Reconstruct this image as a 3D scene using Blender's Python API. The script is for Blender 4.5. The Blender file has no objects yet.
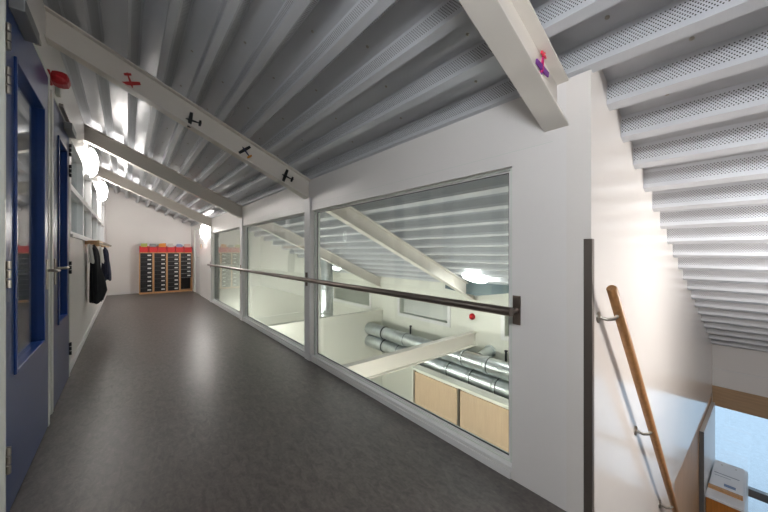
import bpy, bmesh, math, random
from mathutils import Vector, Matrix
random.seed(7)
C = bpy.context.scene.collection
PI = math.pi

# ------------------------------------------------------------------ helpers
def lin(r, g, b):
    def q(v):
        v /= 255.0
        return v / 12.92 if v <= 0.04045 else ((v + 0.055) / 1.055) ** 2.4
    return (q(r), q(g), q(b), 1.0)

def mat(name, rgb, rough=0.5, metal=0.0, noise=None, bump=None, spec=0.5, emit=None, coat=0.0):
    """noise=(scale, amount) varies the colour; bump=(scale, strength)"""
    m = bpy.data.materials.new(name); m.use_nodes = True
    nt = m.node_tree; b = nt.nodes['Principled BSDF']
    col = lin(*rgb)
    b.inputs['Base Color'].default_value = col
    b.inputs['Roughness'].default_value = rough
    b.inputs['Metallic'].default_value = metal
    b.inputs['Specular IOR Level'].default_value = spec
    b.inputs['Coat Weight'].default_value = coat
    if emit:
        b.inputs['Emission Color'].default_value = lin(*emit[0]); b.inputs['Emission Strength'].default_value = emit[1]
    if noise or bump:
        tc = nt.nodes.new('ShaderNodeTexCoord')
    if noise:
        n = nt.nodes.new('ShaderNodeTexNoise'); n.inputs['Scale'].default_value = noise[0]; n.inputs['Detail'].default_value = 5
        nt.links.new(tc.outputs['Object'], n.inputs['Vector'])
        r = nt.nodes.new('ShaderNodeValToRGB')
        k = noise[1]
        r.color_ramp.elements[0].position = 0.3; r.color_ramp.elements[1].position = 0.7
        r.color_ramp.elements[0].color = tuple(max(0, c * (1 - k)) for c in col[:3]) + (1,)
        r.color_ramp.elements[1].color = tuple(min(1, c * (1 + k)) for c in col[:3]) + (1,)
        nt.links.new(n.outputs['Fac'], r.inputs['Fac']); nt.links.new(r.outputs['Color'], b.inputs['Base Color'])
    if bump:
        n2 = nt.nodes.new('ShaderNodeTexNoise'); n2.inputs['Scale'].default_value = bump[0]; n2.inputs['Detail'].default_value = 3
        nt.links.new(tc.outputs['Object'], n2.inputs['Vector'])
        bp = nt.nodes.new('ShaderNodeBump'); bp.inputs['Strength'].default_value = bump[1]; bp.inputs['Distance'].default_value = 0.01
        nt.links.new(n2.outputs['Fac'], bp.inputs['Height']); nt.links.new(bp.outputs['Normal'], b.inputs['Normal'])
    return m

def wood(name, rgb, axis=2, k=0.14, rough=0.45, scale=9):
    m = mat(name, rgb, rough)
    nt = m.node_tree; b = nt.nodes['Principled BSDF']; col = lin(*rgb)
    tc = nt.nodes.new('ShaderNodeTexCoord'); mp = nt.nodes.new('ShaderNodeMapping')
    s = [scale * 3.0] * 3; s[axis] = scale * 0.16
    mp.inputs['Scale'].default_value = s
    n = nt.nodes.new('ShaderNodeTexNoise'); n.inputs['Scale'].default_value = 2.2; n.inputs['Detail'].default_value = 7; n.inputs['Distortion'].default_value = 0.6
    r = nt.nodes.new('ShaderNodeValToRGB')
    r.color_ramp.elements[0].position = 0.32; r.color_ramp.elements[1].position = 0.68
    r.color_ramp.elements[0].color = tuple(c * (1 - k) for c in col[:3]) + (1,)
    r.color_ramp.elements[1].color = tuple(min(1, c * (1 + k)) for c in col[:3]) + (1,)
    nt.links.new(tc.outputs['Object'], mp.inputs['Vector']); nt.links.new(mp.outputs['Vector'], n.inputs['Vector'])
    nt.links.new(n.outputs['Fac'], r.inputs['Fac']); nt.links.new(r.outputs['Color'], b.inputs['Base Color'])
    return m

def glass(name, tint=(0.93, 0.96, 0.95), ior=1.5):
    m = bpy.data.materials.new(name); m.use_nodes = True
    nt = m.node_tree; nt.nodes.clear()
    o = nt.nodes.new('ShaderNodeOutputMaterial'); mx = nt.nodes.new('ShaderNodeMixShader')
    t = nt.nodes.new('ShaderNodeBsdfTransparent'); t.inputs['Color'].default_value = tint + (1,)
    g = nt.nodes.new('ShaderNodeBsdfGlossy'); g.inputs['Roughness'].default_value = 0.0
    f = nt.nodes.new('ShaderNodeFresnel'); 
    ge = nt.nodes.new('ShaderNodeNewGeometry'); iv = nt.nodes.new('ShaderNodeMath'); iv.operation = 'POWER'; iv.inputs[0].default_value = ior
    pm = nt.nodes.new('ShaderNodeMath'); pm.operation = 'MULTIPLY_ADD'; pm.inputs[1].default_value = -2.0; pm.inputs[2].default_value = 1.0
    nt.links.new(ge.outputs['Backfacing'], pm.inputs[0]); nt.links.new(pm.outputs[0], iv.inputs[1]); nt.links.new(iv.outputs[0], f.inputs['IOR'])   # same reflectance from both faces of the sheet
    nt.links.new(f.outputs[0], mx.inputs[0]); nt.links.new(t.outputs[0], mx.inputs[1]); nt.links.new(g.outputs[0], mx.inputs[2])
    nt.links.new(mx.outputs[0], o.inputs[0])
    return m

class MB:
    def __init__(s): s.v = []; s.f = []; s.sm = []
    def add(s, vs, fs, smooth=False):
        o = len(s.v); s.v += [Vector(p) for p in vs]
        for f in fs: s.f.append([i + o for i in f]); s.sm.append(smooth)
        return s
    def box(s, x0, x1, y0, y1, z0, z1):
        v = [(x, y, z) for z in (z0, z1) for y in (y0, y1) for x in (x0, x1)]
        return s.add(v, [(0,2,3,1),(4,5,7,6),(0,1,5,4),(2,6,7,3),(0,4,6,2),(1,3,7,5)])
    def hexa(s, v):      # 8 corners in the order of box()
        return s.add(v, [(0,2,3,1),(4,5,7,6),(0,1,5,4),(2,6,7,3),(0,4,6,2),(1,3,7,5)])
    def prism(s, poly, fn, a, b):   # poly of 2D points, fn(p, t) -> 3D
        n = len(poly)
        v = [fn(p, a) for p in poly] + [fn(p, b) for p in poly]
        f = [tuple(range(n))[::-1], tuple(range(n, 2 * n))]
        f += [(i, (i + 1) % n, n + (i + 1) % n, n + i) for i in range(n)]
        return s.add(v, f)
    def rings(s, rings, cap=True, smooth=True):
        n = len(rings[0]); o = []
        v = [p for r in rings for p in r]; f = []
        for k in range(len(rings) - 1):
            for i in range(n):
                f.append((k*n+i, k*n+(i+1)%n, (k+1)*n+(i+1)%n, (k+1)*n+i))
        s.add(v, f, smooth)
        if cap:
            m = len(rings)-1
            s.add(rings[0], [tuple(range(n))[::-1]]); s.add(rings[m], [tuple(range(n))])
        return s
    def tube(s, pts, r, seg=20, cap=True):
        pts = [Vector(p) for p in pts]; rr = r if isinstance(r, (list, tuple)) else [r] * len(pts)
        out = []; ref = None
        for i, p in enumerate(pts):
            d = ((pts[min(i+1, len(pts)-1)] - pts[max(i-1, 0)])).normalized()
            if ref is None:
                ref = Vector((0,0,1)) if abs(d.z) < 0.9 else Vector((1,0,0))
            u = (ref - d * ref.dot(d)).normalized(); w = d.cross(u); ref = u
            out.append([p + (u*math.cos(2*PI*k/seg) + w*math.sin(2*PI*k/seg)) * rr[i] for k in range(seg)])
        return s.rings(out, cap)
    def lathe(s, c, axis, prof, seg=32):   # prof: (radius, height along axis)
        c = Vector(c); d = Vector(axis).normalized()
        ref = Vector((0,0,1)) if abs(d.z) < 0.9 else Vector((1,0,0))
        u = (ref - d*ref.dot(d)).normalized(); w = d.cross(u)
        out = [[c + d*h + (u*math.cos(2*PI*k/seg) + w*math.sin(2*PI*k/seg))*max(r, 1e-4) for k in range(seg)] for r, h in prof]
        return s.rings(out)
    def holed(s, ax, p0, p1, a0, a1, z0, z1, holes):
        """slab between p0..p1 on axis ax ('x' or 'y'), extent a0..a1 and z0..z1, rectangular holes (a0,a1,z0,z1)"""
        aa = sorted({a0, a1} | {h[i] for h in holes for i in (0, 1)}); zz = sorted({z0, z1} | {h[i] for h in holes for i in (2, 3)})
        for i in range(len(aa)-1):
            run = None
            for j in range(len(zz)-1):
                ca, cz = (aa[i]+aa[i+1])/2, (zz[j]+zz[j+1])/2
                inside = any(h[0] < ca < h[1] and h[2] < cz < h[3] for h in holes)
                if inside:
                    if run is not None: s._hb(ax, p0, p1, aa[i], aa[i+1], run, zz[j]); run = None
                elif run is None: run = zz[j]
            if run is not None: s._hb(ax, p0, p1, aa[i], aa[i+1], run, zz[-1])
        return s
    def _hb(s, ax, p0, p1, a0, a1, z0, z1):
        if ax == 'x': s.box(p0, p1, a0, a1, z0, z1)
        else: s.box(a0, a1, p0, p1, z0, z1)
    def build(s, name, m, parent=None, bevel=0, local=False, merge=False):
        off = Vector((0,0,0))
        if parent is not None and not local:
            p = parent
            while p is not None: off += p.location; p = p.parent
        elif parent is None and s.v and not local:
            xs = [p.x for p in s.v]; ys = [p.y for p in s.v]; zs = [p.z for p in s.v]
            off = Vector(((min(xs)+max(xs))/2, (min(ys)+max(ys))/2, min(zs)))
        me = bpy.data.meshes.new(name)
        me.from_pydata([tuple(p - off) for p in s.v], [], s.f)
        for p, q in zip(me.polygons, s.sm): p.use_smooth = q
        bm = bmesh.new(); bm.from_mesh(me)
        if merge: bmesh.ops.remove_doubles(bm, verts=bm.verts, dist=1e-5)
        bmesh.ops.recalc_face_normals(bm, faces=bm.faces); bm.to_mesh(me); bm.free()
        me.materials.append(m)
        o = bpy.data.objects.new(name, me); C.objects.link(o)
        if parent is not None: o.parent = parent
        elif not local: o.location = off
        if bevel:
            b = o.modifiers.new('bevel', 'BEVEL'); b.width = bevel; b.segments = 2; b.limit_method = 'ANGLE'
        return o

def tag(o, label, cat, group=None):
    o['label'] = label; o['category'] = cat
    if group: o['group'] = group
    return o
def thing(name, loc, label, cat, group=None):
    o = bpy.data.objects.new(name, None); C.objects.link(o); o.location = loc; o.empty_display_size = 0.05
    return tag(o, label, cat, group)
def struct(o):
    o['kind'] = 'structure'; return o
def sempty(name, loc):
    o = bpy.data.objects.new(name, None); C.objects.link(o); o.location = loc; o.empty_display_size = 0.05
    return struct(o)
def copy_tree(o, parent=None):
    c = o.copy(); C.objects.link(c)
    if parent is not None: c.parent = parent
    for ch in list(o.children): copy_tree(ch, c)
    return c

# ------------------------------------------------------------------ constants
XR, XL, XD = 1.576, -0.45, -0.42          # glazed wall face, left wall face, door face
SL = 0.46                                 # roof falls 0.46 per metre to the right
TH = math.atan(SL); CT, ST = math.cos(TH), math.sin(TH)
YB = 11.60; YF = -2.6                     # end walls
XE = 6.04                                 # low outside wall
ZL = -2.5                                 # lower floor
def zr(x): return 2.0 - SL * (x - XR)     # underside of the deck ribs
def sp(s, n, y):                          # slope coordinates: s measured from XR, n up from the rib plane
    return Vector((XR + s*CT + n*ST, y, 2.0 - s*ST + n*CT))
def sx(x): return (x - XR) / CT

# ------------------------------------------------------------------ materials
M = {}
M['wall'] = mat('white_wall_paint', (228,224,221), 0.33, noise=(1.5,0.02), bump=(60,0.03))
M['satin'] = mat('satin_white_panel', (232,227,222), 0.15, noise=(1.2,0.02), bump=(5,0.02))
M['hallwall'] = mat('hall_white_paint', (224,223,212), 0.5, noise=(1.2,0.02))
M['beam'] = mat('cream_steel_paint', (222,216,207), 0.35, noise=(3,0.03))
M['frame'] = mat('white_frame_paint', (228,226,225), 0.32)
M['greyframe'] = mat('pale_grey_frame_paint', (216,219,212), 0.35)
M['blue'] = mat('blue_door_paint', (34,58,108), 0.3, noise=(4,0.06))
M['bluedark'] = mat('blue_moulding_paint', (14,50,112), 0.3)
M['steel'] = mat('brushed_steel', (176,170,160), 0.32, 1.0)
M['rail'] = mat('brown_steel_tube', (118,106,98), 0.28, 0.85)
M['guard'] = mat('bronze_guard', (98,90,84), 0.4, 0.4)
M['dark'] = mat('dark_metal', (52,54,58), 0.45, 0.3)
M['grey'] = mat('grey_housing', (120,122,124), 0.4, 0.4)
M['galv'] = mat('galvanised_steel', (200,206,208), 0.36, 1.0, noise=(9,0.12))
M['red'] = mat('red_plastic', (176,22,30), 0.35)
M['binred'] = mat('red_bin_plastic', (205,32,34), 0.45)
M['black'] = mat('black_plastic', (26,26,28), 0.42)
M['label'] = mat('white_label', (225,225,222), 0.6)
M['chrome'] = mat('chrome_strip', (190,190,192), 0.25, 0.9)
M['navy'] = mat('navy_cloth', (20,26,50), 0.9, noise=(25,0.3), bump=(40,0.4))
M['coat'] = mat('black_cloth', (17,18,24), 0.88, noise=(25,0.3), bump=(40,0.4))
M['towel'] = mat('white_cloth', (214,212,208), 0.9, bump=(60,0.3))
M['birch'] = wood('birch_panel', (198,172,144), 2, 0.06, 0.5)
M['oak'] = wood('oak_handrail', (166,120,76), 2, 0.16, 0.36)
M['ply'] = wood('plywood_edge', (196,150,104), 2, 0.12, 0.5)
M['wood'] = wood('warm_wood_cladding', (186,150,114), 2, 0.10, 0.5)
M['lintelwood'] = wood('warm_wood_lintel', (172,142,110), 1, 0.12, 0.5)
M['orange'] = wood('orange_wood', (196,128,62), 2, 0.12, 0.45)
M['railwood'] = wood('beech_rail', (206,172,128), 1, 0.1, 0.5)
M['glass'] = glass('clear_glass')
M['slateboard'] = mat('slate_grey_board', (84,100,104), 0.3)
M['paper'] = mat('white_paper', (232,234,238), 0.6)
M['ink'] = mat('grey_print', (150,156,168), 0.6)
M['inkblue'] = mat('blue_print', (120,142,176), 0.6)
M['roomblue'] = mat('blue_grey_cupboard', (128,148,170), 0.5)
M['pinkred'] = mat('pink_red_card', (200,70,92), 0.6)
M['ground'] = mat('pale_paving', (214,222,230), 0.8, noise=(14,0.06))
M['stair'] = mat('stair_linoleum', (82,78,76), 0.45)

# floor: dark marbled linoleum with a dull sheen
def floor_mat():
    m = bpy.data.materials.new('dark_marbled_linoleum'); m.use_nodes = True
    nt = m.node_tree; b = nt.nodes['Principled BSDF']
    tc = nt.nodes.new('ShaderNodeTexCoord')
    mp = nt.nodes.new('ShaderNodeMapping'); mp.inputs['Scale'].default_value = (3.0, 1.2, 1)
    n1 = nt.nodes.new('ShaderNodeTexNoise'); n1.inputs['Scale'].default_value = 10; n1.inputs['Detail'].default_value = 9; n1.inputs['Roughness'].default_value = 0.72; n1.inputs['Distortion'].default_value = 0.8
    n2 = nt.nodes.new('ShaderNodeTexNoise'); n2.inputs['Scale'].default_value = 55; n2.inputs['Detail'].default_value = 4
    r1 = nt.nodes.new('ShaderNodeValToRGB')
    e = r1.color_ramp.elements; e[0].position = 0.28; e[1].position = 0.72
    e[0].color = lin(60,55,52); e[1].color = lin(114,106,101)
    r2 = nt.nodes.new('ShaderNodeValToRGB'); e = r2.color_ramp.elements; e[0].position = 0.35; e[1].position = 0.75
    e[0].color = (0.82,0.82,0.82,1); e[1].color = (1.12,1.12,1.12,1)
    mx = nt.nodes.new('ShaderNodeMixRGB'); mx.blend_type = 'MULTIPLY'; mx.inputs[0].default_value = 1
    L = nt.links.new
    L(tc.outputs['Object'], mp.inputs['Vector']); L(mp.outputs['Vector'], n1.inputs['Vector']); L(tc.outputs['Object'], n2.inputs['Vector'])
    L(n1.outputs['Fac'], r1.inputs['Fac']); L(n2.outputs['Fac'], r2.inputs['Fac'])
    L(r1.outputs['Color'], mx.inputs[1]); L(r2.outputs['Color'], mx.inputs[2]); L(mx.outputs[0], b.inputs['Base Color'])
    b.inputs['Roughness'].default_value = 0.36; b.inputs['Specular IOR Level'].default_value = 0.7
    bp = nt.nodes.new('ShaderNodeBump'); bp.inputs['Strength'].default_value = 0.06; bp.inputs['Distance'].default_value = 0.004
    L(n1.outputs['Fac'], bp.inputs['Height']); L(bp.outputs['Normal'], b.inputs['Normal'])
    return m
M['floor'] = floor_mat()

# deck sheet and its perforated webs (the dots are holes through the sheet onto dark wool)
def deck_mat(name, perforated):
    m = mat(name, (204,206,210), 0.36, 0.2, noise=(2.0,0.04))
    if not perforated: return m
    nt = m.node_tree; b = nt.nodes['Principled BSDF']; L = nt.links.new
    src = b.inputs['Base Color'].links[0].from_socket
    uv = nt.nodes.new('ShaderNodeUVMap'); uv.uv_map = 'metres'
    sep = nt.nodes.new('ShaderNodeSeparateXYZ'); L(uv.outputs[0], sep.inputs[0])
    def mth(op, a, bb=None):
        n = nt.nodes.new('ShaderNodeMath'); n.operation = op
        for i, q in enumerate((a, bb)):
            if q is None: continue
            if isinstance(q, (int, float)): n.inputs[i].default_value = q
            else: L(q, n.inputs[i])
        return n.outputs[0]
    PU, PV = 0.0135, 0.0078
    v = mth('DIVIDE', sep.outputs[1], PV); row = mth('FLOOR', v); fv = mth('SUBTRACT', mth('SUBTRACT', v, row), 0.5)
    sh = mth('MULTIPLY', mth('MODULO', row, 2.0), 0.5)
    u = mth('ADD', mth('DIVIDE', sep.outputs[0], PU), sh); fu = mth('SUBTRACT', mth('FRACT', u), 0.5)
    du = mth('MULTIPLY', fu, PU); dv = mth('MULTIPLY', fv, PV)
    d = mth('SQRT', mth('ADD', mth('MULTIPLY', du, du), mth('MULTIPLY', dv, dv)))
    hole = mth('LESS_THAN', d, 0.0027)
    band = mth('MULTIPLY', mth('GREATER_THAN', sep.outputs[1], 0.0234), mth('LESS_THAN', sep.outputs[1], 0.0936))
    fac = mth('MULTIPLY', hole, band)
    mx = nt.nodes.new('ShaderNodeMixRGB'); L(fac, mx.inputs[0]); L(src, mx.inputs[1]); mx.inputs[2].default_value = lin(38,39,41)
    L(mx.outputs[0], b.inputs['Base Color'])
    return m
M['deck'] = deck_mat('pale_deck_sheet', False); M['perf'] = deck_mat('perforated_deck_web', True)

# ------------------------------------------------------------------ roof deck
def build_deck():
    P, b, d, ds = 0.25, 0.046, 0.106, 0.038
    me = bpy.data.meshes.new('ceiling'); bm = bmesh.new(); uvl = bm.loops.layers.uv.new('metres')
    s0 = sx(1.554)
    k0, k1 = -int((1.554 + 0.62)/ (P*CT)) - 1, int((XE + 0.30 - 1.554)/(P*CT)) + 1
    prof = []
    for k in range(k0, k1 + 1):
        s = s0 + k*P
        prof += [(s, 0, 0), (s + b, 0, 1), (s + b + ds, d, 0), (s + P - ds, d, 1)]   # third: is the edge AFTER the point a web
    prof.append((s0 + (k1+1)*P, 0, 0))
    ya, yb = YF - 0.1, YB + 0.1
    va = [bm.verts.new(sp(p[0], p[1], ya)) for p in prof]; vb = [bm.verts.new(sp(p[0], p[1], yb)) for p in prof]
    for i in range(len(prof)-1):
        f = bm.faces.new((va[i], vb[i], vb[i+1], va[i+1]))
        web = prof[i][2] == 1
        f.material_index = 1 if web else 0
        if web:
            L = math.hypot(prof[i+1][0]-prof[i][0], prof[i+1][1]-prof[i][1])
            lowfirst = prof[i][1] == 0
            for lp in f.loops:
                y = lp.vert.co.y; first = lp.vert in (va[i], vb[i])
                lp[uvl].uv = (y + 5, (0 if first else L) if lowfirst else (L if first else 0))
    nt_ = 0.16
    ta0 = bm.verts.new(sp(prof[0][0], nt_, ya)); tb0 = bm.verts.new(sp(prof[0][0], nt_, yb))
    ta1 = bm.verts.new(sp(prof[-1][0], nt_, ya)); tb1 = bm.verts.new(sp(prof[-1][0], nt_, yb))
    bm.faces.new((ta0, ta1, tb1, tb0)); bm.faces.new((va[0], ta0, tb0, vb[0])); bm.faces.new((va[-1], vb[-1], tb1, ta1))
    bm.faces.new(va + [ta1, ta0]); bm.faces.new(vb + [tb1, tb0])
    bmesh.ops.recalc_face_normals(bm, faces=bm.faces); bm.to_mesh(me); bm.free()
    me.materials.append(M['deck']); me.materials.append(M['perf'])
    o = bpy.data.objects.new('ceiling', me); C.objects.link(o); struct(o)
    # small screw heads through the pans
    mb = MB()
    for k in range(-6, 2):
        s = s0 + k*P + b + ds + 0.064
        for y in [0.2 + 0.62*j for j in range(18)]:
            c = sp(s, d, y + 0.11*(k % 3)); nrm = Vector((-ST, 0, -CT))
            mb.lathe(c, nrm, [(0.009, -0.002), (0.009, 0.003), (0.004, 0.005)], 8)
    so = mb.build('ceiling_screws', M['steel'], o, local=True); so.name = 'screw_heads'; so['kind'] = 'stuff'
build_deck()

# ------------------------------------------------------------------ floors
struct(MB().box(-4.2, XR + 0.10, YF, YB, -0.28, 0).build('floor', M['floor'], local=True))
struct(MB().box(XR + 0.10, XE + 0.12, YF, YB, ZL - 0.12, ZL).build('floor_lower', M['stair'], local=True))
# stair flight going down to the right, hard against the panelled wall
st = MB(); nst = 14; rise = -ZL / nst; tread = 2.2 / nst
for i in range(nst):
    st.box(XR + 0.10 + i*tread, XR + 0.10 + (i+1)*tread + 0.02, -1.0, 0.495, max(ZL, -(i+1)*rise - 0.30), -(i+1)*rise)
struct(st.build('stairs', M['stair']))

# ------------------------------------------------------------------ walls
D1 = (2.13, 3.18, 0.0, 2.43); D2 = (3.36, 4.30, 0.0, 2.40); G = (4.43, 10.44, 1.38, 2.36)
struct(MB().holed('x', XL - 0.12, XL, YF, YB, 0, zr(XL) + 0.10, [D1, D2, G]).build('wall_left', M['wall'], local=True))
W = [(0.866, 3.205, 0.055, 1.655), (3.335, 5.835, 0.055, 1.655), (5.965, 8.46, 0.055, 1.655)]
DR = (10.02, 11.02, 0.0, 2.02 - 0.12)
wr = MB()
wr.holed('x', XR, XR + 0.10, 0.6, YB, -0.28, 1.93, [(w[0], w[1], w[2], w[3]) for w in W] + [DR])
wr.hexa([(x, y, z) for z in (1.93, None) for y in (0.6, YB) for x in (XR, XR + 0.10) for z in [z if z is not None else zr(x) + 0.05]])
struct(wr.build('wall_right', M['wall'], local=True, merge=True))
struct(MB().prism([(-4.2, -0.28), (XE + 0.1, -0.28), (XE + 0.1, zr(XE+.1) + 0.14), (-4.2, zr(-4.2) + 0.14)], lambda p, t: Vector((p[0], t, p[1])), YB, YB + 0.12).build('wall_back', M['wall'], local=True))
struct(MB().box(XR + .1, XE + 0.1, YB, YB + 0.12, ZL, -0.28).build('wall_back_lower', M['hallwall'], local=True))
struct(MB().prism([(-4.2, -0.28), (XE + 0.1, ZL), (XE + 0.1, zr(XE+.1) + 0.14), (-4.2, zr(-4.2) + 0.14)], lambda p, t: Vector((p[0], t, p[1])), YF - 0.12, YF).build('wall_front', M['wall'], local=True))
# panelled wall along the stairs; lower far part is clad in wood
sw = MB()
fn = lambda p, t: Vector((p[0], t, p[1]))
sw.prism([(XR, -0.28), (XR + 0.10, ZL), (3.45, ZL), (3.45, -0.67), (XE, -0.67), (XE, zr(XE) + 0.14), (XR, zr(XR) + 0.14)], fn, 0.5, 0.60)
struct(sw.build('wall_stair', M['satin'], local=True))
struct(MB().box(3.45, XE, 0.508, 0.60, ZL, -0.67).build('trim_1', M['wood'], local=True))
# opposite stair wall (behind the camera's right shoulder)
struct(MB().prism([(XR, -0.28), (XR, ZL), (XE, ZL), (XE, zr(XE) + 0.14), (XR, zr(XR) + 0.14)], fn, -1.12, -1.0).build('wall_stair_opposite', M['satin'], local=True))
# low outside wall with the glazed opening at the foot of the stairs
ew = MB()
ew.holed('x', XE, XE + 0.12, YF, YB, ZL, zr(XE) + 0.04, [(-1.0, 0.5, ZL, -0.57)])
struct(ew.build('wall_end', M['wall'], local=True))
struct(MB().box(XE - 0.012, XE + 0.12, -1.0, 0.5, -0.83, -0.57).build('trim_2', M['lintelwood'], local=True))
struct(MB().box(XE - 0.010, XE, -1.0, 0.5, -0.345, -0.335).build('trim_3', M['frame'], local=True))
# wall below the corridor, hall side
struct(MB().box(XR, XR + 0.10, 0.60, YB, ZL, -0.28).build('wall_hall_corridor', M['hallwall'], local=True))
# hall: wall with a row of low windows, end wall, sill wall
XH = 4.68
HW = [(6.31, 8.05, -0.15, 0.254), (3.85, 5.19, -0.137, 0.254), (1.32, 2.69, -0.137, 0.254)]
hw = MB().holed('x', XH, XH + 0.12, 0.60, 8.15, ZL, 0.45, HW)
hw.prism([(3.25, 0.45), (8.15, 0.45), (8.15, 0.66), (3.25, 0.66)], lambda p, t: Vector((t, p[0], p[1])), XH, XH + 0.12)
hw.prism([(0.60, 0.45), (3.25, 0.45), (2.62, 0.56), (0.60, 0.62)], lambda p, t: Vector((t, p[0], p[1])), XH, XH + 0.12)
struct(hw.build('wall_hall', M['hallwall'], local=True))
struct(MB().prism([(XR + .1, ZL), (XE, ZL), (XE, zr(XE) + .14), (XR + .1, zr(XR+.1) + .14)], fn, 8.15, 8.27).build('wall_hall_far', M['hallwall'], local=True))
struct(MB().box(XR + 0.10, XH, 8.13, 8.15, -0.46, -0.445).build('trim_4', M['greyframe'], local=True))
struct(MB().box(XR + 0.10, XH, 5.81, 5.90, ZL, -0.40).box(XR + 0.10, XH, 5.795, 5.92, -0.395, -0.155).build('wall_hall_low', M['hallwall'], local=True))
# slate-coloured board hung under the hall roof
struct(MB().prism([(3.72, 0.545), (3.07, 0.478), (2.30, 0.615), (2.30, 0.70), (3.72, 0.70)], lambda p, t: Vector((t, p[0], p[1])), 4.45, 4.47).build('trim_5', M['slateboard'], local=True))
# classrooms behind the left wall
struct(MB().box(-4.2, -4.08, YF, YB, 0, 4.9).build('wall_classroom', M['wall'], local=True))
struct(MB().box(-4.08, XL - 0.12, 4.33, 4.41, 0, 2.95).build('wall_classroom_divider', M['wall'], local=True)) if False else None
struct(MB().box(-4.2, XL - 0.12, YF, YB, 2.98, 3.06).build('ceiling_classroom', M['wall'], local=True))
# outside ground
struct(MB().box(XE + 0.12, 40, -25, 25, ZL - 0.2, ZL - 0.08).build('ground', M['ground'], local=True))

# baseboards
def bb(n, *b): struct(MB().box(*b).build(n, M['frame'], local=True, bevel=0.003))
bb('baseboard_left', XL, XL + 0.014, 4.30, YB, 0, 0.075)
bb('baseboard_left_pier', XL, XL + 0.014, 3.20, 3.345, 0, 0.075)
bb('baseboard_back', XL + 0.014, XR, YB - 0.014, YB, 0, 0.075)
# columns between the glazed panels and a flat board above them
for i, y in enumerate((3.205, 5.835, 8.46)):
    struct(MB().box(XR - 0.022, XR, y, y + 0.13, 0.0, 1.80).build('trim_%d' % (6 + i), M['frame'], local=True, bevel=0.003))
struct(MB().box(XR - 0.001, XR, 0.66, 8.46, 1.726, 1.729).build('trim_9', M['greyframe'], local=True))
struct(MB().box(XR - 0.010, XR, 0.872, 8.46, 0.0, 0.040).build('baseboard_right', M['frame'], local=True, bevel=0.002))
# dark guard on the outer corner
tag(MB().box(XR - 0.006, XR + 0.004, 0.4955, 0.528, 0.0, 1.258).box(XR - 0.006, XR + 0.02, 0.4935, 0.5, 0.0, 1.258).build('corner_guard', M['guard'], bevel=0.002),
    'dark bronze metal guard strip on the white wall corner beside the stairs', 'corner guard')

# ------------------------------------------------------------------ glazed panels on the right
for i, w in enumerate(W):
    e = sempty('window_%d' % (i+1), (XR + 0.05, (w[0]+w[1])/2, w[2]))
    f = MB(); t = 0.028
    f.holed('x', XR + 0.030, XR + 0.095, w[0], w[1], w[2], w[3], [(w[0]+t, w[1]-t, w[2]+.015, w[3]-.012)])
    f.build('window_frame', M['greyframe'], e, bevel=0.003)
    MB().box(XR - 0.006, XR + 0.030, w[0], w[1], w[2] - 0.008, w[2] + 0.010).build('window_sill', M['frame'], e, bevel=0.003)
    bd = MB(); t2 = 0.042
    bd.holed('x', XR + 0.045, XR + 0.056, w[0]+t, w[1]-t, w[2]+.015, w[3]-.012, [(w[0]+t2, w[1]-t2, w[2]+.026, w[3]-.02)])
    bd.build('glazing_bead', M['frame'], e)
    gk = MB(); t3 = t2 + 0.006
    gk.holed('x', XR + 0.052, XR + 0.058, w[0]+t2, w[1]-t2, w[2]+.026, w[3]-.02, [(w[0]+t3, w[1]-t3, w[2]+.032, w[3]-.024)])
    gk.build('gasket', M['dark'], e)
    MB().box(XR + 0.060, XR + 0.068, w[0]+t, w[1]-t, w[2]+.015, w[3]-.012).build('pane', M['glass'], e)
# steel rail along the glass
rl = thing('glass_rail', (XR, 4.6, 0.80), 'long brown steel tube rail running along the corridor glass panels', 'rail')
XT, ZT = XR - 0.075, 0.898
MB().tube([(XT, 0.826, ZT), (XT, 8.50, ZT)], 0.0235, 24).build('tube', M['rail'], rl)
for y in (0.838, 3.27, 5.90, 8.50):
    b0 = XR if y < 1 else XR - 0.022
    pl = MB().box(b0 - 0.010, b0, y - 0.020, y + 0.020, ZT - 0.075, ZT + 0.075).build('wall_plate', M['rail'], rl, bevel=0.002)
    MB().tube([(b0 - 0.010, y, ZT), (XT + 0.012, y, ZT)], 0.014, 12).build('stub', M['rail'], pl)

# far door on the right wall
d = sempty('door_3', (XR, (DR[0]+DR[1])/2, 0))
MB().holed('x', XR - 0.006, XR + 0.09, DR[0], DR[1], DR[2], DR[3], [(DR[0]+.05, DR[1]-.05, 0, DR[3]-.05)]).build('door_frame', M['greyframe'], d, bevel=0.003)
MB().box(XR + 0.02, XR + 0.06, DR[0]+.05, DR[1]-.05, 0.006, DR[3]-.05).build('door_leaf', M['frame'], d)
MB().box(XR + 0.008, XR + 0.02, 10.12, 10.16, 0.98, 1.16).tube([(XR + .01, 10.14, 1.06), (XR - .03, 10.14, 1.06), (XR - .03, 10.26, 1.06)], 0.009, 8).build('door_handle', M['steel'], d)
tag(MB().box(XR - 0.02, XR, 9.80, 9.86, 1.30, 1.42).build('hand_sign', M['oak'], bevel=.004), 'small orange brown plate on the white wall by the far door', 'plate')

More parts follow.
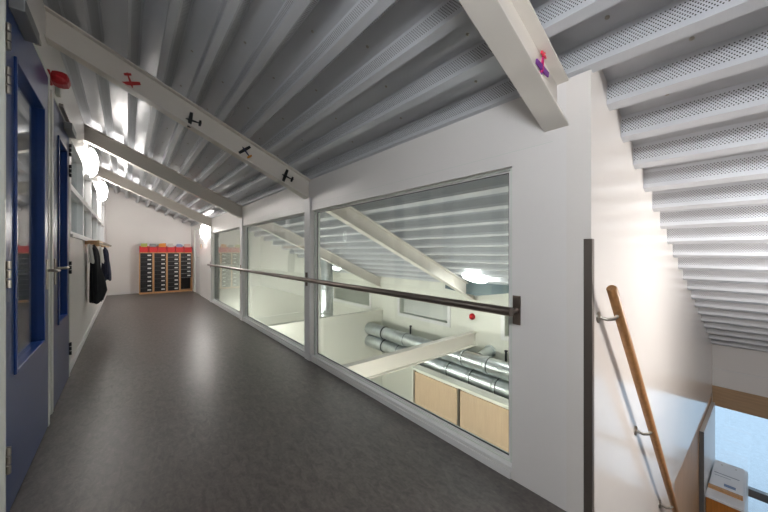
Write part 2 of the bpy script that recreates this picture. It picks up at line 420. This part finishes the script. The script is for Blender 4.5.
# ------------------------------------------------------------------ blue doors on the left
def blue_door(n, D, xf, y0, y1, gl, hinge_y, handle_y, lever_dir, hz):
    e = sempty(n, (xf, (D[0]+D[1])/2, 0))
    MB().holed('x', XL - 0.12, xf + 0.004, D[0], D[1], 0, D[3], [(y0 - .004, y1 + .004, 0, D[3] - 0.028)]).build('door_frame', M['greyframe'], e, bevel=0.003)
    MB().holed('x', xf - 0.055, xf, y0, y1, 0.008, D[3] - 0.032, [gl]).build('door_leaf', M['blue'], e, merge=True)
    t = 0.022
    MB().holed('x', xf - 0.05, xf + 0.010, gl[0], gl[1], gl[2], gl[3], [(gl[0]+t, gl[1]-t, gl[2]+t, gl[3]-t)]).build('glazing_moulding', M['bluedark'], e, bevel=0.004)
    MB().box(xf - 0.031, xf - 0.025, gl[0]+t, gl[1]-t, gl[2]+t, gl[3]-t).build('pane', M['glass'], e)
    for z in hz:
        h = MB()
        for dz in (-0.042, -0.0, 0.042):
            h.tube([(xf + 0.010, hinge_y, z + dz - 0.017), (xf + 0.010, hinge_y, z + dz + 0.017)], 0.009, 12)
        h.box(xf, xf + 0.004, hinge_y - 0.012, hinge_y + 0.022, z - 0.055, z + 0.055)
        h.build('hinge', M['steel'] if n == 'door_1' else M['dark'], e)
    h = MB().box(xf, xf + 0.008, handle_y - 0.022, handle_y + 0.022, 0.95, 1.15).build('handle_plate', M['steel'], e, bevel=.002)
    MB().tube([(xf + 0.004, handle_y, 1.075), (xf + 0.055, handle_y, 1.075), (xf + 0.062, handle_y + 0.012*lever_dir, 1.075), (xf + 0.062, handle_y + 0.125*lever_dir, 1.075)], 0.0095, 12).build('lever', M['steel'], h)
    cy = y0 + 0.04 if lever_dir < 0 else y1 - 0.34
    c = MB().box(xf, xf + 0.055, cy, cy + 0.30, D[3] - 0.115, D[3] - 0.055).build('door_closer', M['grey'], e, bevel=.004)
    MB().box(xf + 0.004, xf + 0.03, cy - (0.02 if lever_dir < 0 else 0.28), cy + (0.52 if lever_dir < 0 else 0.30), D[3] - 0.022, D[3] + 0.002).build('slide_rail', M['steel'], c)
    MB().box(xf + 0.012, xf + 0.026, cy + 0.13, cy + 0.16, D[3] - 0.06, D[3] - 0.012).build('closer_arm', M['dark'], c)
    return e
blue_door('door_1', D1, XD, 2.150, 3.135, (2.29, 2.985, 0.61, 2.14), 2.150, 3.070, -1, (0.27, 1.10, 1.965, 2.16))
blue_door('door_2', D2, -0.432, 3.415, 4.255, (3.62, 4.09, 0.61, 2.14), 4.262, 3.475, 1, (0.27, 1.05, 1.98, 2.18))

# lattice window above the wall panels on the left
e = sempty('window_4', (XL, (G[0]+G[1])/2, G[2]))
ys = [4.43 + 1.202*k for k in range(6)]
g = MB()
holes = []
for k in range(5):
    for z0, z1 in ((1.38, 1.86), (1.86, 2.36)):
        holes.append((ys[k] + 0.045, ys[k+1] - 0.045, z0 + 0.03, z1 - 0.03))
g.holed('x', XL - 0.09, XL + 0.012, G[0], G[1], G[2], G[3], holes)
g.build('window_frame', M['frame'], e, merge=True)
MB().box(XL - 0.01, XL + 0.03, G[0], G[1], G[2] - 0.028, G[2] + 0.004).build('window_sill', M['frame'], e, bevel=.003)
for h in holes:
    MB().box(XL - 0.052, XL - 0.045, *h).build('pane', M['glass'], e)
# ------------------------------------------------------------------ roof beams and columns
def ibeam(mb, x0, x1, yc, w=0.110, h=0.198, tf=0.011, tw=0.008):
    def sb(n0, n1, y0, y1):
        v = []
        for n in (n0, n1):
            for y in (y0, y1):
                for x in (x0, x1):
                    # keep the ends vertical
                    s = (x - XR - n*ST) / CT
                    v.append(sp(s, n, y))
        mb.hexa(v)
    sb(-h, -h + tf, yc - w/2, yc + w/2); sb(-tf, 0, yc - w/2, yc + w/2); sb(-h + tf, -tf, yc - tw/2, yc + tw/2)
BY = [0.645, 3.27, 5.90, 8.525]
bl = ['nearest white sloping roof beam overhead carrying one pink toy plane', 'white sloping roof beam above the blue doors carrying four toy planes',
      'plain white sloping roof beam beside the nearer globe lamp', 'farthest white sloping roof beam before the end wall']
for y, l in zip(BY, bl):
    mb = MB(); ibeam(mb, XL, XH - 0.001 if y > 1 and y < 8 else (4.2 if y < 1 else XR + 0.09), y)
    if y < 1:
        mb = MB(); ibeam(mb, XL, XR + 0.05, y)
    o = mb.build('roof_beam', M['beam'], bevel=0.002); tag(o, l, 'beam', 'sloping roof beams')
# horizontal floor-level beam across the hall
mb = MB(); yc = 3.25
mb.box(XR + 0.10, XH, yc - .055, yc + .055, -0.185, -0.173).box(XR + 0.10, XH, yc - .055, yc + .055, -0.405, -0.393).box(XR + 0.10, XH, yc - .004, yc + .004, -0.393, -0.185)
tag(mb.build('floor_beam', M['beam'], bevel=.002), 'white horizontal beam crossing the hall below the glass', 'beam')

# ------------------------------------------------------------------ toy planes on the beams
def toy(loc, ang, cols, label, sc=1.0, tilt=0):
    t = thing('toy_airplane', loc, label, 'toy plane', 'toy planes on the roof beams'); t.rotation_euler = (tilt, -ang, 0)
    # local: nose towards +x, wings along z, glued flat on the web facing -y
    f = MB().tube([(0.060*sc, -0.010, 0), (0.045*sc, -0.011, 0), (-0.015*sc, -0.011, 0), (-0.075*sc, -0.010, 0)], [0.005*sc, 0.010*sc, 0.009*sc, 0.004*sc], 10)
    f.build('fuselage', cols[0], t, local=True)
    def plate(n, x0, x1, z, th, c):
        MB().prism([(x0, -z), (x1, -z), (x1 + .004, 0), (x1, z), (x0, z), (x0 - .004, 0)], lambda p, q: Vector((p[0]*sc, q, p[1]*sc)), -0.016, -0.016 + th).build(n, c, t, local=True)
    plate('wing', 0.012, 0.042, 0.082, 0.006, cols[1]); plate('tailplane', -0.074, -0.054, 0.032, 0.006, cols[2])
    MB().prism([(-0.074, -0.012), (-0.050, -0.012), (-0.070, -0.030), (-0.078, -0.030)], lambda p, q: Vector((p[0]*sc, p[1]*sc, q)), -0.003, 0.003).build('fin', cols[2], t, local=True)
    MB().lathe((0.062*sc, -0.010, 0), (1,0,0), [(0.004, -.004), (0.005, 0.002), (0.001, 0.006)], 8).build('spinner', cols[1], t, local=True)
TR = mat('red_toy_paint', (176,40,34), 0.4); TK = mat('black_toy_paint', (24,26,26), 0.4); TO = mat('orange_toy_paint', (206,140,54), 0.4)
TB = mat('navy_toy_paint', (40,38,72), 0.4); TP = mat('magenta_toy_paint', (196,30,110), 0.4); TV = mat('violet_toy_paint', (112,44,140), 0.4); TS = mat('scarlet_toy_paint', (214,50,74), 0.4)
YW = 3.27 - 0.004
toy((0.019, YW, 2.575), math.radians(-72), (TR, TR, TR), 'red toy plane with nose down, topmost on the second roof beam', 0.76)
toy((0.457, YW, 2.368), math.radians(172), (TK, TK, TK), 'black toy plane with upright wings, second from the top of its beam', 0.84)
toy((0.906, YW, 2.182), math.radians(128), (TB, TK, TO), 'black and orange toy plane with tilted wings, on the second roof beam', 0.8)
toy((1.321, YW, 1.999), math.radians(160), (TK, TK, TK), 'black toy plane nearest the glass wall, lowest on the second roof beam', 0.88)
toy((1.400, BY[0] - 0.004, 2.015), math.radians(-100), (TP, TV, TS), 'pink and violet toy plane on the nearest overhead beam', 0.7)

# ------------------------------------------------------------------ lamps
def globe(loc, axis, label, r=0.195, depth=0.115, power=30, group='round opal globe lamps', col=(1.0, 0.955, 0.91)):
    t = thing('globe_lamp', loc, label, 'lamp', group); ax = Vector(axis).normalized()
    MB().lathe((0,0,0), ax, [(r*0.62, 0), (r*0.66, 0.004), (r*0.66, 0.028), (r*0.5, 0.03)], 32).build('base_plate', M['grey'], t, local=True)
    pr = [(r*0.72, 0.018)] + [(r*math.cos(a), 0.030 + 0.02*0 + (depth - 0.03)*math.sin(a)) for a in [i*PI/2/9 for i in range(10)]]
    area = 2*PI*r*r*0.75
    gm = mat('lit_opal_globe', (255,250,240), 0.3); bb_ = gm.node_tree.nodes['Principled BSDF']
    bb_.inputs['Emission Color'].default_value = col + (1,); bb_.inputs['Emission Strength'].default_value = power / (PI*area)
    MB().lathe((0,0,0), ax, pr, 40).build('lamp_globe', gm, t, local=True)
    return t
globe((XL + 0.012, 6.14, 2.475), (1,0,0), 'nearer round lit globe lamp on the left wall above the lattice window', r=0.205, depth=0.12, power=18)
globe((XL + 0.012, 8.87, 2.475), (1,0,0), 'farther round lit globe lamp on the left wall toward the end wall', r=0.205, depth=0.12, power=30)
globe((XR, 9.25, 1.73), (-1,0,0), 'round lit globe lamp on the right wall by the far door', power=34)
nrm = Vector((-ST, 0, -CT))
globe(sp(sx(4.12), -0.006, 2.86), nrm, 'round lit lamp under the hall roof behind the nearest glass panel', power=8, r=0.19, depth=0.06, col=(1.0, 1.0, 0.95))
globe(sp(sx(4.10), -0.006, 7.10), nrm, 'round lit lamp under the hall roof beyond the sloping beams', power=8, r=0.19, depth=0.06, col=(1.0, 1.0, 0.95))
# unseen globes: one read off the stair light, one added as cool fill
globe((2.65, -1.0, 0.92), (0,1,0), 'round globe lamp on the wall opposite the handrail', power=41, col=(1.0, 0.955, 0.92))
globe((XL + 0.0, 0.0, 2.10), (1,0,0), 'added cool fill globe on the left wall behind the viewer', power=31, col=(0.92, 0.96, 1.0))  # added out of view for cool light from the left on the deck
def fill_lamp(name, box, normal_axis, power, col, label, group=None):  # box-shaped fill lights added to brighten hall, side room and classroom
    x0, x1, y0, y1, z0, z1 = box
    t = thing(name, ((x0+x1)/2, (y0+y1)/2, z0), label, 'lamp', group)
    dx, dy, dz = x1-x0, y1-y0, z1-z0
    if normal_axis == 'x':
        MB().box(x0, x0 + dx*.4, y0, y1, z0, z1).build('fill_housing', M['frame'], t); b = (x0 + dx*.4, x1, y0 + .02, y1 - .02, z0 + .01, z1 - .01); A = dy*dz
    else:
        MB().box(x0, x1, y0, y1, z0 + dz*.5, z1).build('fill_housing', M['frame'], t); b = (x0 + .02, x1 - .02, y0 + .02, y1 - .02, z0, z0 + dz*.5); A = dx*dy
    gm = mat('fill_diffuser', (250,250,245), 0.4); q = gm.node_tree.nodes['Principled BSDF']
    q.inputs['Emission Color'].default_value = col + (1,); q.inputs['Emission Strength'].default_value = power / (PI*A)
    MB().box(*b).build('diffuser', gm, t)
WH = (1.0, 0.985, 0.93)
fill_lamp('fill_batten', (XR + .10, XR + .19, 1.0, 2.6, -0.42, -0.24), 'x', 38, WH, 'added fill light on the hall side below the nearest glass panel', 'added hall fill lights')  # this and the next two: added below the sight line to brighten the hall
fill_lamp('fill_batten', (XR + .10, XR + .19, 3.9, 5.5, -0.42, -0.24), 'x', 38, WH, 'added fill light on the hall side below the middle glass panel', 'added hall fill lights')
fill_lamp('fill_batten', (XR + .10, XR + .19, 6.3, 7.9, -0.42, -0.24), 'x', 30, WH, 'added fill light on the hall side below the farthest glass panel', 'added hall fill lights')
fill_lamp('fill_batten', (XH + .12, XH + .19, 3.6, 7.6, -0.78, -0.60), 'x', 16, WH, 'long added fill light in the low side room behind the hall windows')  # added out of sight so the hall window panes look brighter
CW = (0.88, 0.95, 1.0)
fill_lamp('fill_panel', (-2.6, -2.0, 3.2, 4.4, 2.89, 2.98), 'z', 45, CW, 'flat added fill light in the classroom behind the near blue door', 'added classroom fill lights')  # this pair is added to brighten the rooms behind the left wall's glass
fill_lamp('fill_panel', (-2.6, -2.0, 7.2, 8.4, 2.89, 2.98), 'z', 45, CW, 'flat added fill light in the classroom toward its far end', 'added classroom fill lights')

# ------------------------------------------------------------------ small fixtures
sd = thing('alarm_sounder', (XL, 3.26, 2.405), 'red alarm sounder on the left wall above the blue doors', 'alarm')
MB().box(XL, XL + 0.03, 3.20, 3.33, 2.415, 2.485).build('base', M['red'], sd, bevel=.008)
MB().box(XL + 0.025, XL + 0.125, 3.19, 3.34, 2.405, 2.495).build('cover', M['red'], sd, bevel=.035)
tag(MB().box(XL, XL + 0.03, 3.64, 3.70, 2.47, 2.56).build('wall_sensor', M['greyframe'], bevel=.006), 'small pale sensor on the wall above the farther blue door', 'sensor')
hs = thing('hall_sounder', (XH, 3.30, 0.02), 'small round red alarm button on the white hall wall', 'alarm')
MB().lathe((XH, 3.30, 0.076), (-1,0,0), [(0.052, 0), (0.056, 0.01), (0.052, 0.035), (0.036, 0.05), (0.012, 0.055)], 24).build('body', M['red'], hs)
MB().lathe((XH, 3.30, 0.076), (-1,0,0), [(0.022, 0.05), (0.020, 0.06), (0.006, 0.063)], 16).build('button', M['binred'], hs)

# ------------------------------------------------------------------ handrail on the stair wall
HY_ = 0.432
P0 = Vector((1.603, HY_, 1.048)); P1 = Vector((3.95, HY_, 1.048 - 1.19*(3.95 - 1.603)))
hr = thing('stair_handrail', (2.6, 0.5, -0.4), 'round oak handrail sloping steeply down the white stair wall', 'handrail')
dirv = (P1 - P0).normalized()
MB().tube([P0, P0 + dirv*0.006, P1 - dirv*0.006, P1], [0.016, 0.0205, 0.0205, 0.016], 24).build('rail', M['oak'], hr)
def on_rail(x): return P0 + (P1 - P0) * ((x - P0.x) / (P1.x - P0.x))
for x in (1.695, 2.315, 2.935, 3.555):
    p = on_rail(x)
    z = p.z - 0.035
    b = MB().lathe((x - 0.03, 0.5, z), (0,-1,0), [(0.026, 0), (0.026, 0.006), (0.014, 0.010)], 20).build('bracket', M['steel'], hr)
    MB().tube([(x - 0.03, 0.494, z), (x - 0.028, 0.465, z - 0.006), (x - 0.015, 0.444, z - 0.002), (x - 0.006, 0.434, z + 0.012), (x, 0.432, z + 0.03)], 0.0075, 12).build('bracket_arm', M['steel'], b)

# ------------------------------------------------------------------ foot of the stairs: pale leaf, console with sign, glazing
pn = thing('upright_screen', (5.4, 0.49, ZL), 'pale grey white upright panel against the wood cladding at the stair foot', 'screen')
MB().box(4.90, 5.98, 0.470, 0.506, ZL, -0.775).build('leaf', M['frame'], pn, bevel=.002)
MB().box(4.894, 4.90, 0.469, 0.507, ZL, -0.775).build('edge_strip', M['grey'], pn)
cs = thing('display_console', (5.3, 0.33, ZL), 'white topped orange wood console box at the foot of the stairs', 'console')
MB().box(4.96, 5.84, 0.20, 0.462, ZL, -1.50).build('body', M['orange'], cs, bevel=.003)
MB().box(4.95, 5.86, 0.185, 0.466, -1.50, -1.475).build('top', M['paper'], cs, bevel=.003)
MB().box(4.96, 5.86, 0.182, 0.20, ZL, -1.50).build('side_panel', M['frame'], cs)
sg = thing('info_board', (5.35, 0.33, -1.475), 'small white tilted notice board with wooden ledge on the console top', 'sign')
def tilt(x, y, t):      # board rising away from the stairs
    return Vector((x, y, -1.468 + (x - 5.16)*0.13 + t))
MB().hexa([tilt(x, y, t) for t in (-0.006, 0.008) for y in (0.205, 0.452) for x in (5.17, 5.70)]).build('board', M['paper'], sg)
MB().box(5.125, 5.165, 0.198, 0.460, -1.475, -1.440).build('ledge', M['ply'], sg, bevel=.002)
MB().box(5.60, 5.63, 0.24, 0.43, -1.475, -1.413).build('prop', M['ply'], sg)
ln = MB()
for x0, x1, y0, y1 in ((5.44, 5.452, 0.235, 0.435), (5.395, 5.402, 0.30, 0.43)):
    ln.hexa([tilt(x, y, t) for t in (0.008, 0.0095) for y in (y0, y1) for x in (x0, x1)])
ln.build('printed_lines', M['ink'], sg)
MB().hexa([tilt(x, y, t) for t in (0.008, 0.0095) for y in (0.255, 0.345) for x in (5.24, 5.285)]).build('printed_block', M['inkblue'], sg)
for y in (0.27, 0.385):
    MB().lathe(tilt(5.63, y, 0.008), (0,0,1), [(0.007, 0), (0.007, 0.003), (0.003, 0.004)], 10).build('pin', M['steel'], sg)
# glazing in the opening
e = sempty('window_5', (XE + .06, -0.25, ZL))
MB().box(XE + 0.02, XE + 0.09, -1.0, 0.5, -1.87, -1.775).box(XE + .02, XE + .09, -1.0, 0.5, ZL, ZL + .08).box(XE + .02, XE + .09, 0.49, 0.5, ZL, -.83).box(XE + .02, XE + .09, -1.0, -.955, ZL, -.83).build('window_frame', M['grey'], e)
MB().box(XE + 0.05, XE + 0.058, -0.955, 0.49, ZL + 0.08, -1.87).build('pane', M['glass'], e)
MB().box(XE + 0.05, XE + 0.058, -0.955, 0.49, -1.775, -0.83).build('pane', M['glass'], e)

# ------------------------------------------------------------------ hall: windows, ducts, boxed casing
for i, h in enumerate(HW):
    e = sempty('window_%d' % (6 + i), (XH, (h[0]+h[1])/2, h[2])); t = 0.05
    MB().holed('x', XH - 0.015, XH + 0.10, h[0] - .06, h[1] + .06, h[2] - .06, h[3] + .06, [h]).build('window_frame', M['frame'], e, bevel=.003) if False else None
    MB().holed('x', XH - 0.014, XH, h[0] - .07, h[1] + .07, h[2] - .07, h[3] + .07, [h]).build('window_frame', M['frame'], e, bevel=.003)
    MB().box(XH + 0.04, XH + 0.047, h[0], h[1], h[2], h[3]).build('pane', M['glass'], e)
XDU = 4.29
def duct(z, label, y0, y1, joints):
    t = thing('ventilation_duct', (XDU, (y0+y1)/2, z - 0.13), label, 'duct', 'long horizontal ventilation ducts')
    MB().tube([(XDU, y0, z), (XDU, y1, z)], 0.125, 36).build('pipe', M['galv'], t)
    for y in joints:
        MB().tube([(XDU, y - 0.03, z), (XDU, y - 0.028, z), (XDU, y + 0.028, z), (XDU, y + 0.03, z)], [0.126, 0.133, 0.133, 0.126], 36).build('joint_ring', M['galv'], t)
        MB().tube([(XDU, y - 0.042, z), (XDU, y - 0.03, z)], 0.1275, 36).build('clamp', M['dark'], t)
    MB().tube([(XDU, y1 - 0.55, z), (XDU, y1 - 0.54, z), (XDU, y1, z)], [0.126, 0.133, 0.133], 36).build('end_collar', M['galv'], t)
    MB().tube([(XDU, y1 - 0.575, z), (XDU, y1 - 0.55, z)], 0.136, 36).build('clamp', M['dark'], t)
    return t
du = duct(-0.535, 'upper galvanised ventilation duct running above its twin along the hall wall', 0.60, 5.795, (1.75, 2.2, 2.75, 3.2, 3.75, 4.6))
st_ = MB().tube([(XDU + .1, 2.95, -0.50), (XH, 2.95, -0.44)], 0.085, 24).build('branch_pipe', M['galv'], du)
MB().tube([(XH - 0.035, 2.95, -0.44), (XH, 2.95, -0.44)], 0.10, 24).build('branch_flange', M['galv'], st_)
duct(-0.812, 'lower galvanised ventilation duct running below its twin along the hall wall', 0.60, 5.795, (1.6, 2.05, 2.6, 3.05, 3.5, 4.1, 4.8))
for y, l in ((2.66, 'small dark rod hanger above the ducts right of the low beam'), (4.83, 'small dark rod hanger above the ducts below the first hall window')):
    tag(MB().tube([(XH - 0.03, y, -0.56), (XH - 0.03, y, -0.36)], 0.016, 10).box(XH - 0.04, XH, y - .02, y + .02, -0.38, -0.36).build('rod_hanger', M['dark']), l, 'hanger')
for k, (x, y) in enumerate(((3.47, 6.35), (3.66, 6.55))):
    t = thing('vertical_duct', (x, y, -2.5), ('vertical galvanised duct nearer the glass behind the low hall wall' if k == 0 else 'vertical galvanised duct beside its twin, farther from the glass'), 'duct')
    zt = zr(x) - 0.03
    MB().tube([(x, y, -2.5), (x, y, zt)], 0.10, 28).build('pipe', M['galv'], t)
    for z in (-0.15, 0.35):
        MB().tube([(x, y, z - 0.03), (x, y, z - .028), (x, y, z + .028), (x, y, z + 0.03)], [0.10, 0.107, 0.107, 0.10], 28).build('joint_ring', M['galv'], t)
cb = thing('panel_casing', (4.03, 2.2, ZL), 'white casing with pale birch panels below the ventilation ducts', 'casing')
X0, X1, Y0, Y1, ZT_ = 3.93, 4.12, 0.60, 4.05, -0.85
MB().box(X0, X1, Y0, Y1, ZT_ - 0.035, ZT_).box(X0, X1, Y1 - 0.03, Y1, ZL, ZT_ - .035).box(X0 + .05, X1, Y0, Y1 - .03, ZL, ZT_ - .035).build('frame', M['hallwall'], cb, bevel=.003)
for y0, y1 in ((3.07, 3.99), (1.95, 3.01), (0.66, 1.89)):
    MB().box(X0 + 0.02, X0 + 0.05, y0, y1, ZL + .1, ZT_ - 0.07).build('panel', M['birch'], cb)
for y in (1.92, 3.04, 4.005):
    MB().box(X0 + 0.012, X0 + 0.05, y - .018, y + .018, ZL, ZT_ - .04).build('stile', M['steel'], cb)

# ------------------------------------------------------------------ coats on the rail
cr = thing('coat_rail', (-0.31, 7.7, 1.28), 'long beech coat rail on the left wall with dark coats', 'coat rail')
MB().box(-0.325, -0.30, 5.95, 9.1, 1.300, 1.365).build('board', M['railwood'], cr, bevel=.003)
for y in (5.98, 7.5, 9.06):
    MB().box(XL, -0.325, y - .03, y + .03, 1.305, 1.36).build('bracket', M['ply'], cr, bevel=.002)
for y in [6.08 + 0.28*k for k in range(11)]:
    MB().tube([(-0.302, y, 1.325), (-0.272, y, 1.315), (-0.258, y, 1.322), (-0.256, y, 1.34)], 0.005, 8).build('hook', M['steel'], cr)
def garment(name, x, y, ztop, zbot, hx, hy, m, label, cat, bulge=0.0, sleeves=True, seed=1):
    rd = random.Random(seed); t = thing(name, (x, y, zbot), label, cat)
    n = 36; rings = []
    ph = [rd.uniform(0, 6.28) for _ in range(4)]
    prof = [(0, .10), (.03, .32), (.09, .62), (.2, .80), (.4, .86), (.6, .95), (.8, 1.0), (.97, 1.02), (1.0, .98)]
    for u, w in prof:
        z = ztop + (zbot - ztop)*u; r = []
        for k in range(n):
            a = 2*PI*k/n
            fold = 1 + (0.05 + 0.10*u)*math.sin(5*a + ph[0] + 1.5*u) + 0.05*u*math.sin(9*a + ph[1])
            bx = bulge*math.exp(-((u - 0.72)/0.16)**2)*max(0, math.cos(a))
            r.append(Vector((x + math.cos(a)*(hx*w*fold) + bx + 0.02*u, y + math.sin(a)*hy*w*fold, z + (0.02*math.sin(3*a + ph[2]) if u >= .97 else 0))))
        rings.append(r)
    MB().rings(rings).build('body', m, t)
    if sleeves:
        for s in (-1, 1):
            L = (ztop - zbot)
            MB().tube([(x, y + s*hy*.62, ztop - .10*L), (x + .01, y + s*hy*1.0, ztop - .30*L), (x + .015, y + s*hy*1.12, ztop - .58*L), (x + .02, y + s*hy*1.10, ztop - .80*L)],
                      [hx*.42, hx*.5, hx*.46, hx*.40], 16).build('sleeve', m, t)
    MB().tube([(x - .02, y - .03, ztop - .012), (x - .005, y - .015, ztop + .012), (x + .002, y + .012, ztop + .012), (x - .02, y + .03, ztop - .012)], 0.006, 8).build('hanging_loop', m, t)
    return t
garment('coat', -0.365, 6.20, 1.295, 0.48, 0.066, 0.15, M['coat'], 'long black coat bulging at its hem, nearest on the coat rail', 'coat', bulge=0.065, seed=3)
garment('jacket', -0.345, 8.60, 1.295, 0.62, 0.068, 0.15, M['navy'], 'shorter navy jacket hanging behind the long black coat', 'jacket', bulge=0.01, seed=5)
garment('white_cloth', -0.395, 5.86, 1.295, 1.06, 0.028, 0.05, M['towel'], 'small white cloth hanging at the near end of the coat rail', 'cloth', sleeves=False, seed=8)
garment('pale_scarf', -0.355, 7.35, 1.295, 1.02, 0.028, 0.05, M['towel'], 'pale cloth hanging between the two dark coats', 'cloth', sleeves=False, seed=9)

# ------------------------------------------------------------------ drawer cabinets on the end wall
YC0 = 11.27; wC = 0.322
pos = ['leftmost', 'second from left', 'third from left', 'rightmost']
def cabinet(k):
    x0 = 0.268 + k*(wC + 0.002); x1 = x0 + wC
    t = thing('drawer_cabinet', (x0 + wC/2, YC0 + .16, 0), ['tall plywood cabinet of nine black drawers, leftmost of the four by the end wall', 'tall plywood cabinet of nine black drawers, second from left by the end wall',
             'tall plywood cabinet of black drawers with thin silver edges, third from left', 'tall cabinet with six black drawers and an empty bay, rightmost by the end wall'][k], 'cabinet', 'drawer cabinets at the end wall')
    b = MB(); w = 0.020
    b.box(x0, x0 + w, YC0, YB - .015, 0, 1.19).box(x1 - w, x1, YC0, YB - .015, 0, 1.19).box(x0 + w, x1 - w, YC0, YB - .015, 0, 0.05).box(x0 + w, x1 - w, YC0, YB - .015, 1.165, 1.19)
    b.build('carcass', M['ply'], t)
    MB().box(x0 + w, x1 - w, YB - .03, YB - .015, 0.05, 1.165).build('back', M['black'], t)
    nd = 9 if k < 3 else 6; hgt = 1.115/9
    for j in range(nd):
        z1 = 1.162 - j*hgt; z0 = z1 - hgt + 0.006
        dr = MB().box(x0 + w + .003, x1 - w - .003, YC0 + .004, YB - .04, z0, z1).build('drawer', M['black'], t, bevel=.003)
        lx = x1 - w - 0.115
        MB().box(lx, lx + 0.085, YC0 + .0, YC0 + .004, (z0+z1)/2 - .018, (z0+z1)/2 + .018).build('label_plate', M['label'], dr)
        if k == 3 or (k == 2 and j < 4):
            MB().box(x0 + w + .01, x1 - w - .01, YC0 - .006, YC0 + .004, z0, z0 + .008).build('pull_strip', M['chrome'], dr)
for k in range(4): cabinet(k)
binlab = ['leftmost red bin, yellow green paper sticking out', 'second red bin from left on the drawer cabinets, grey paper sticking out', 'third red bin from left on the drawer cabinets, orange paper sticking out',
          'fourth red bin from left on the drawer cabinets, white paper sticking out', 'fifth red bin from left on the drawer cabinets, pale blue paper sticking out', 'rightmost red bin on the drawer cabinets, pale pink paper sticking out']
binlab[0] = 'leftmost red bin on the drawer cabinets, yellow green paper sticking out'
pap = [(176,182,96), (150,150,148), (226,150,70), (206,200,196), (150,160,190), (214,180,170)]; pn_ = ['yellow green', 'grey', 'orange', 'white', 'pale blue', 'pale pink']
for k in range(6):
    x0 = 0.275 + k*0.2145; x1 = x0 + 0.205
    t = thing('storage_bin', ((x0+x1)/2, YC0 + .16, 1.19), binlab[k], 'bin', 'red bins on the drawer cabinets')
    y0, y1 = YC0 + .005, YC0 + .28
    b = MB()
    b.box(x0, x1, y0, y0 + .008, 1.19, 1.345).box(x0, x1, y1 - .008, y1, 1.19, 1.375).box(x0, x0 + .008, y0, y1, 1.19, 1.36).box(x1 - .008, x1, y0, y1, 1.19, 1.36).box(x0 + .008, x1 - .008, y0 + .008, y1 - .008, 1.19, 1.325)
    b.build('tub', M['binred'], t, bevel=.002)
    MB().box(x0 - .002 + .004, x1 - .002, y0 - .008, y0, 1.315, 1.335).build('front_lip', M['red'], t, bevel=.003)
    mm = mat(pn_[k].replace(' ', '_') + '_paper', pap[k], 0.7)
    pb = MB(); rd = random.Random(k)
    for j in range(6):
        yy = y0 + .04 + j*.036; hz = 1.375 + rd.uniform(0.02, 0.075); xa = x0 + rd.uniform(.015, .05); xb = x1 - rd.uniform(.015, .05); sk = rd.uniform(-.012, .012)
        pb.hexa([(xa, yy, 1.326), (xb, yy, 1.326), (xa, yy + .010, 1.326), (xb, yy + .010, 1.326), (xa, yy + sk, hz), (xb, yy + sk, hz + rd.uniform(-.02, .02)), (xa, yy + .010 + sk, hz), (xb, yy + .010 + sk, hz)])
    tag(pb.build('paper_bundle', mm), '%s bundle of paper in a red bin on the drawer cabinets' % pn_[k], 'paper', 'papers in the red bins')

# ------------------------------------------------------------------ daylight
w = bpy.data.worlds.new('world'); bpy.context.scene.world = w; w.use_nodes = True
bg = w.node_tree.nodes['Background']; bg.inputs['Color'].default_value = (0.64, 0.80, 1.0, 1); bg.inputs['Strength'].default_value = 1.4
L = bpy.data.lights.new('daylight_portal', 'AREA'); L.shape = 'RECTANGLE'; L.size = 1.45; L.size_y = 1.6; L.cycles.is_portal = True
lo = bpy.data.objects.new('daylight_portal', L); C.objects.link(lo); lo.location = (XE + 0.16, -0.25, -1.66); lo.rotation_euler = (0, PI/2, 0)

# ------------------------------------------------------------------ camera
f = 315.778; a = math.radians(39.1408)
cam = bpy.data.cameras.new('camera'); cam.sensor_width = 36; cam.sensor_fit = 'HORIZONTAL'; cam.lens = f / 768 * 36; cam.shift_y = -4 / 768; cam.clip_start = 0.02
co = bpy.data.objects.new('camera', cam); C.objects.link(co); co.location = (0, 0, 1.2); co.rotation_euler = (PI/2, 0, -a)
sc = bpy.context.scene; sc.camera = co
sc.view_settings.view_transform = 'Standard'; sc.view_settings.look = 'None'; sc.view_settings.gamma = 1; sc.view_settings.use_curve_mapping = False
sc.view_settings.exposure = 0.10
